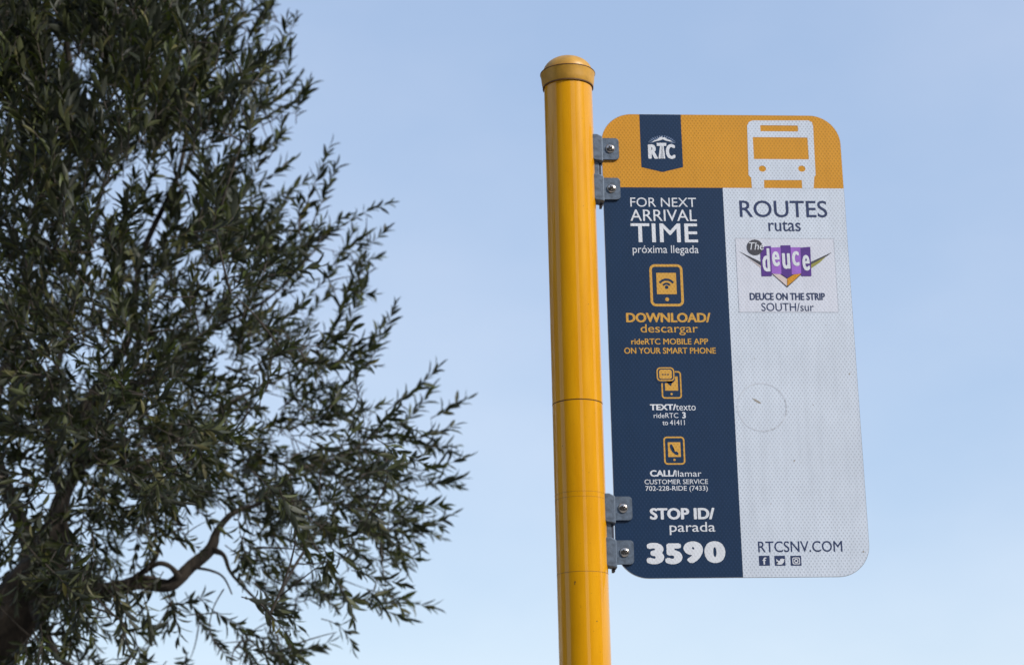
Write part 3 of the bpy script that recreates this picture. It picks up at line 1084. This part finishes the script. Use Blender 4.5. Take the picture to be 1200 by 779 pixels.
# join each twig cluster to the nearest wood, working outwards
NP_ = np.array([list(p) for p, _ in nodes])
NR_ = [r for _, r in nodes]
order = []
for (px, py, Y) in twigs:
    p = at(px, py, Y)
    order.append((float(np.min(np.sum((NP_ - np.array(p)) ** 2, 1))), px, py, Y, p))
order.sort(key=lambda q: q[0])
node_list = [list(x) for x in NP_]
arr = np.empty((len(node_list) + 20000, 3))
arr[:len(node_list)] = node_list
cnt = len(node_list)
wood_paths = []
for (_, px, py, Y, p) in order:
    pv = np.array(p)
    dd = np.sum((arr[:cnt] - pv) ** 2, 1)
    j = int(np.argmin(dd))
    a = Vector(arr[j])
    dist = math.sqrt(dd[j])
    out = outward(px, py)
    if dist > 0.05:
        m = (a + p) / 2 + Vector((random.gauss(0, .12), random.gauss(0, .12), random.gauss(0, .12))) * dist
        pts = [a * (1 - t) ** 2 + m * 2 * t * (1 - t) + p * t * t for t in [i / 5 for i in range(6)]]
        wood_paths.append((pts, 0.0012 + 0.010 * dist if dist < 0.3 else 0.0045))
        for q in pts[1:]:
            if cnt < len(arr):
                arr[cnt] = list(q)
                cnt += 1
    edge = min(1.0, math.hypot((px - CX) / 400.0, (py - CY) / 420.0))
    base = (out * (0.35 + 0.9 * edge) + Vector((0, 0, 0.55 if py < 520 else (0.20 if py < 600 else 0.05))) +
            Vector((random.gauss(0, .5), random.gauss(0, .6), random.gauss(0, .5)))).normalized()
    L_ = random.uniform(0.08, 0.17)
    if px < 300 and py < 320:
        lf = random.uniform(0.048, 0.066)
    else:
        lf = random.uniform(0.040, 0.054)
    st = p - base * L_ * 0.5
    leafy_twig(st, p + base * L_ * 0.5, Vector((random.gauss(0, .015), random.gauss(0, .015), random.gauss(0, .012))), lf, int(L_ / 0.0165) + 1)

# the sprays that stand out against the sky
SPRAYS = [((272, 75), (320, 2)), ((296, 98), (337, 54)), ((288, 182), (331, 158)), ((350, 262), (386, 172)), ((366, 262), (393, 196)), ((392, 300), (428, 276)),
          ((384, 400), (416, 318)), ((400, 398), (424, 338)), ((430, 430), (462, 362)), ((410, 440), (446, 384)), ((452, 482), (512, 432)), ((470, 500), (506, 456)),
          ((505, 490), (546, 468)), ((486, 552), (544, 536)), ((488, 570), (538, 562)), ((470, 590), (516, 592)), ((440, 620), (492, 622)), ((440, 640), (488, 654)),
          ((430, 690), (506, 712)), ((418, 700), (478, 724)), ((350, 705), (386, 694)), ((346, 764), (384, 752)), ((300, 240), (356, 214)), ((262, 30), (300, 10)),
          ((296, 130), (332, 112)), ((330, 300), (395, 268)), ((420, 360), (430, 318)), ((455, 520), (530, 500)), ((330, 740), (352, 772)),
          ((200, 585), (172, 612)), ((188, 596), (205, 625)), ((205, 720), (178, 735)), ((160, 700), (176, 738)), ((195, 705), (236, 700)), ((140, 735), (176, 742)),
          ((240, 20), (236, -12)), ((268, 60), (272, 16)), ((300, 215), (340, 190))]
for (a, b) in SPRAYS:
    Y = crown_depth(*a) + random.uniform(-.12, .2)
    A, B = at(a[0], a[1], Y), at(b[0], b[1], Y + random.uniform(-.05, .05))
    L_ = (B - A).length
    pv = np.array(A)
    dd = np.sum((arr[:cnt] - pv) ** 2, 1)
    j = int(np.argmin(dd))
    c = Vector(arr[j])
    wood_paths.append(([c * (1 - t) + A * t for t in (0, .25, .5, .75, 1)], 0.0022))
    leafy_twig(A, B, Vector((0, 0, random.uniform(-.02, .0))), 0.058, int(L_ / 0.0195) + 2, 0.0019)


def tubes_object(name, paths, mat, parent, sides=5):
    V, F = [], []
    for pts, r0 in paths:
        base = len(V)
        n = len(pts)
        for i, p in enumerate(pts):
            d = (pts[min(i + 1, n - 1)] - pts[max(i - 1, 0)])
            if d.length < 1e-9:
                d = Vector((0, 0, 1))
            d.normalize()
            a = d.cross(Vector((0.31, 0.9, 0.3))).normalized()
            b = d.cross(a)
            r = r0 * (1 - 0.65 * i / (n - 1))
            for k in range(sides):
                t = 2 * math.pi * k / sides
                V.append(tuple(p - TL + a * math.cos(t) * r + b * math.sin(t) * r))
        for i in range(n - 1):
            for k in range(sides):
                k2 = (k + 1) % sides
                F.append((base + i * sides + k, base + i * sides + k2, base + (i + 1) * sides + k2, base + (i + 1) * sides + k))
    me = bpy.data.meshes.new(name)
    me.from_pydata(V, [], F)
    me.polygons.foreach_set('use_smooth', [True] * len(me.polygons))
    me.materials.append(mat)
    return link(name, me, parent)


tw = tubes_object('twigs', wood_paths + twig_paths, M['bark'], TREE)
tw['kind'] = 'stuff'

# leaf shape: folded along the midrib, curved, pointed at both ends (unit length along X, unit width along Y)
LV = [(0, 0, 0), (.18, .30, .03), (.18, -.30, .03), (.18, 0, .0), (.45, .5, .05), (.45, -.5, .05), (.45, 0, .0), (.75, .36, .015), (.75, -.36, .015), (.75, 0, -.03), (1, 0, -.09)]
LF = [(0, 3, 1), (0, 2, 3), (3, 6, 4, 1), (2, 5, 6, 3), (6, 9, 7, 4), (5, 8, 9, 6), (9, 10, 7), (8, 10, 9)]
LV = np.array(LV, float)


def leaf_basis(row):
    p, d, n, ln, wd = row
    s = n.cross(d).normalized()
    return p - TL, d * ln, s * wd, n * ln * random.uniform(0.4, 1.6)


camv = RW.transposed()
scored = []
for i, row in enumerate(leaf_rows):
    c = camv @ (row[0] + row[1] * row[3] * 0.5 - CAM)
    px = 600 + FPX * c.x / -c.z
    py = 389.5 - FPX * c.y / -c.z
    inside = 6 < px < 1194 and 6 < py < 773
    d = camv @ row[1]
    proj = math.hypot(d.x, d.y) * row[3]
    nc = camv @ row[2]
    los = c.normalized()
    area = proj * row[4] * (0.3 + abs(nc.dot(los)))
    scored.append((area / (c.z * c.z) if inside else -1.0, i, c.z))
scored.sort(key=lambda q: -q[0])
# among the larger ones take the nearest first, so the single leaves are the ones in front
pool = [s for s in scored if s[0] > 0][:1400]
pool.sort(key=lambda q: -q[2])
single = {s[1] for s in pool[:300]}
rest = [i for i in range(len(leaf_rows)) if i not in single]


def leaf_material_index():
    u = random.random()
    return 0 if u < 0.62 else (1 if u < 0.95 else 2)


V = np.empty((len(rest) * 11, 3))
F = []
mi = []
for k, i in enumerate(rest):
    p, dx, dy, dz = leaf_basis(leaf_rows[i])
    B = np.array([list(dx), list(dy), list(dz)])
    V[k * 11:(k + 1) * 11] = LV @ B + np.array(list(p))
    o = k * 11
    F.extend(tuple(o + v for v in f) for f in LF)
    mi.extend([leaf_material_index()] * len(LF))
me = bpy.data.meshes.new('foliage')
me.from_pydata(V.tolist(), [], F)
for m_ in LEAF_MATS:
    me.materials.append(m_)
me.polygons.foreach_set('material_index', mi)
me.polygons.foreach_set('use_smooth', [True] * len(me.polygons))
fo = link('foliage', me, TREE)
fo['kind'] = 'stuff'

leaf_meshes = []
for m_ in LEAF_MATS:
    lm = bpy.data.meshes.new('leaf')
    lm.from_pydata(LV.tolist(), [], LF)
    lm.polygons.foreach_set('use_smooth', [True] * len(lm.polygons))
    lm.materials.append(m_)
    leaf_meshes.append(lm)
for i in sorted(single):
    p, dx, dy, dz = leaf_basis(leaf_rows[i])
    o = bpy.data.objects.new('leaf', leaf_meshes[leaf_material_index()])
    o.matrix_local = Matrix(((dx.x, dy.x, dz.x, p.x), (dx.y, dy.y, dz.y, p.y), (dx.z, dy.z, dz.z, p.z), (0, 0, 0, 1)))
    o.parent = TREE
    o.matrix_parent_inverse = Matrix.Identity(4)
    o.matrix_basis = Matrix(((dx.x, dy.x, dz.x, p.x), (dx.y, dy.y, dz.y, p.y), (dx.z, dy.z, dz.z, p.z), (0, 0, 0, 1)))
    col.objects.link(o)
print('leaves', len(leaf_rows), 'twigs', len(twig_paths))
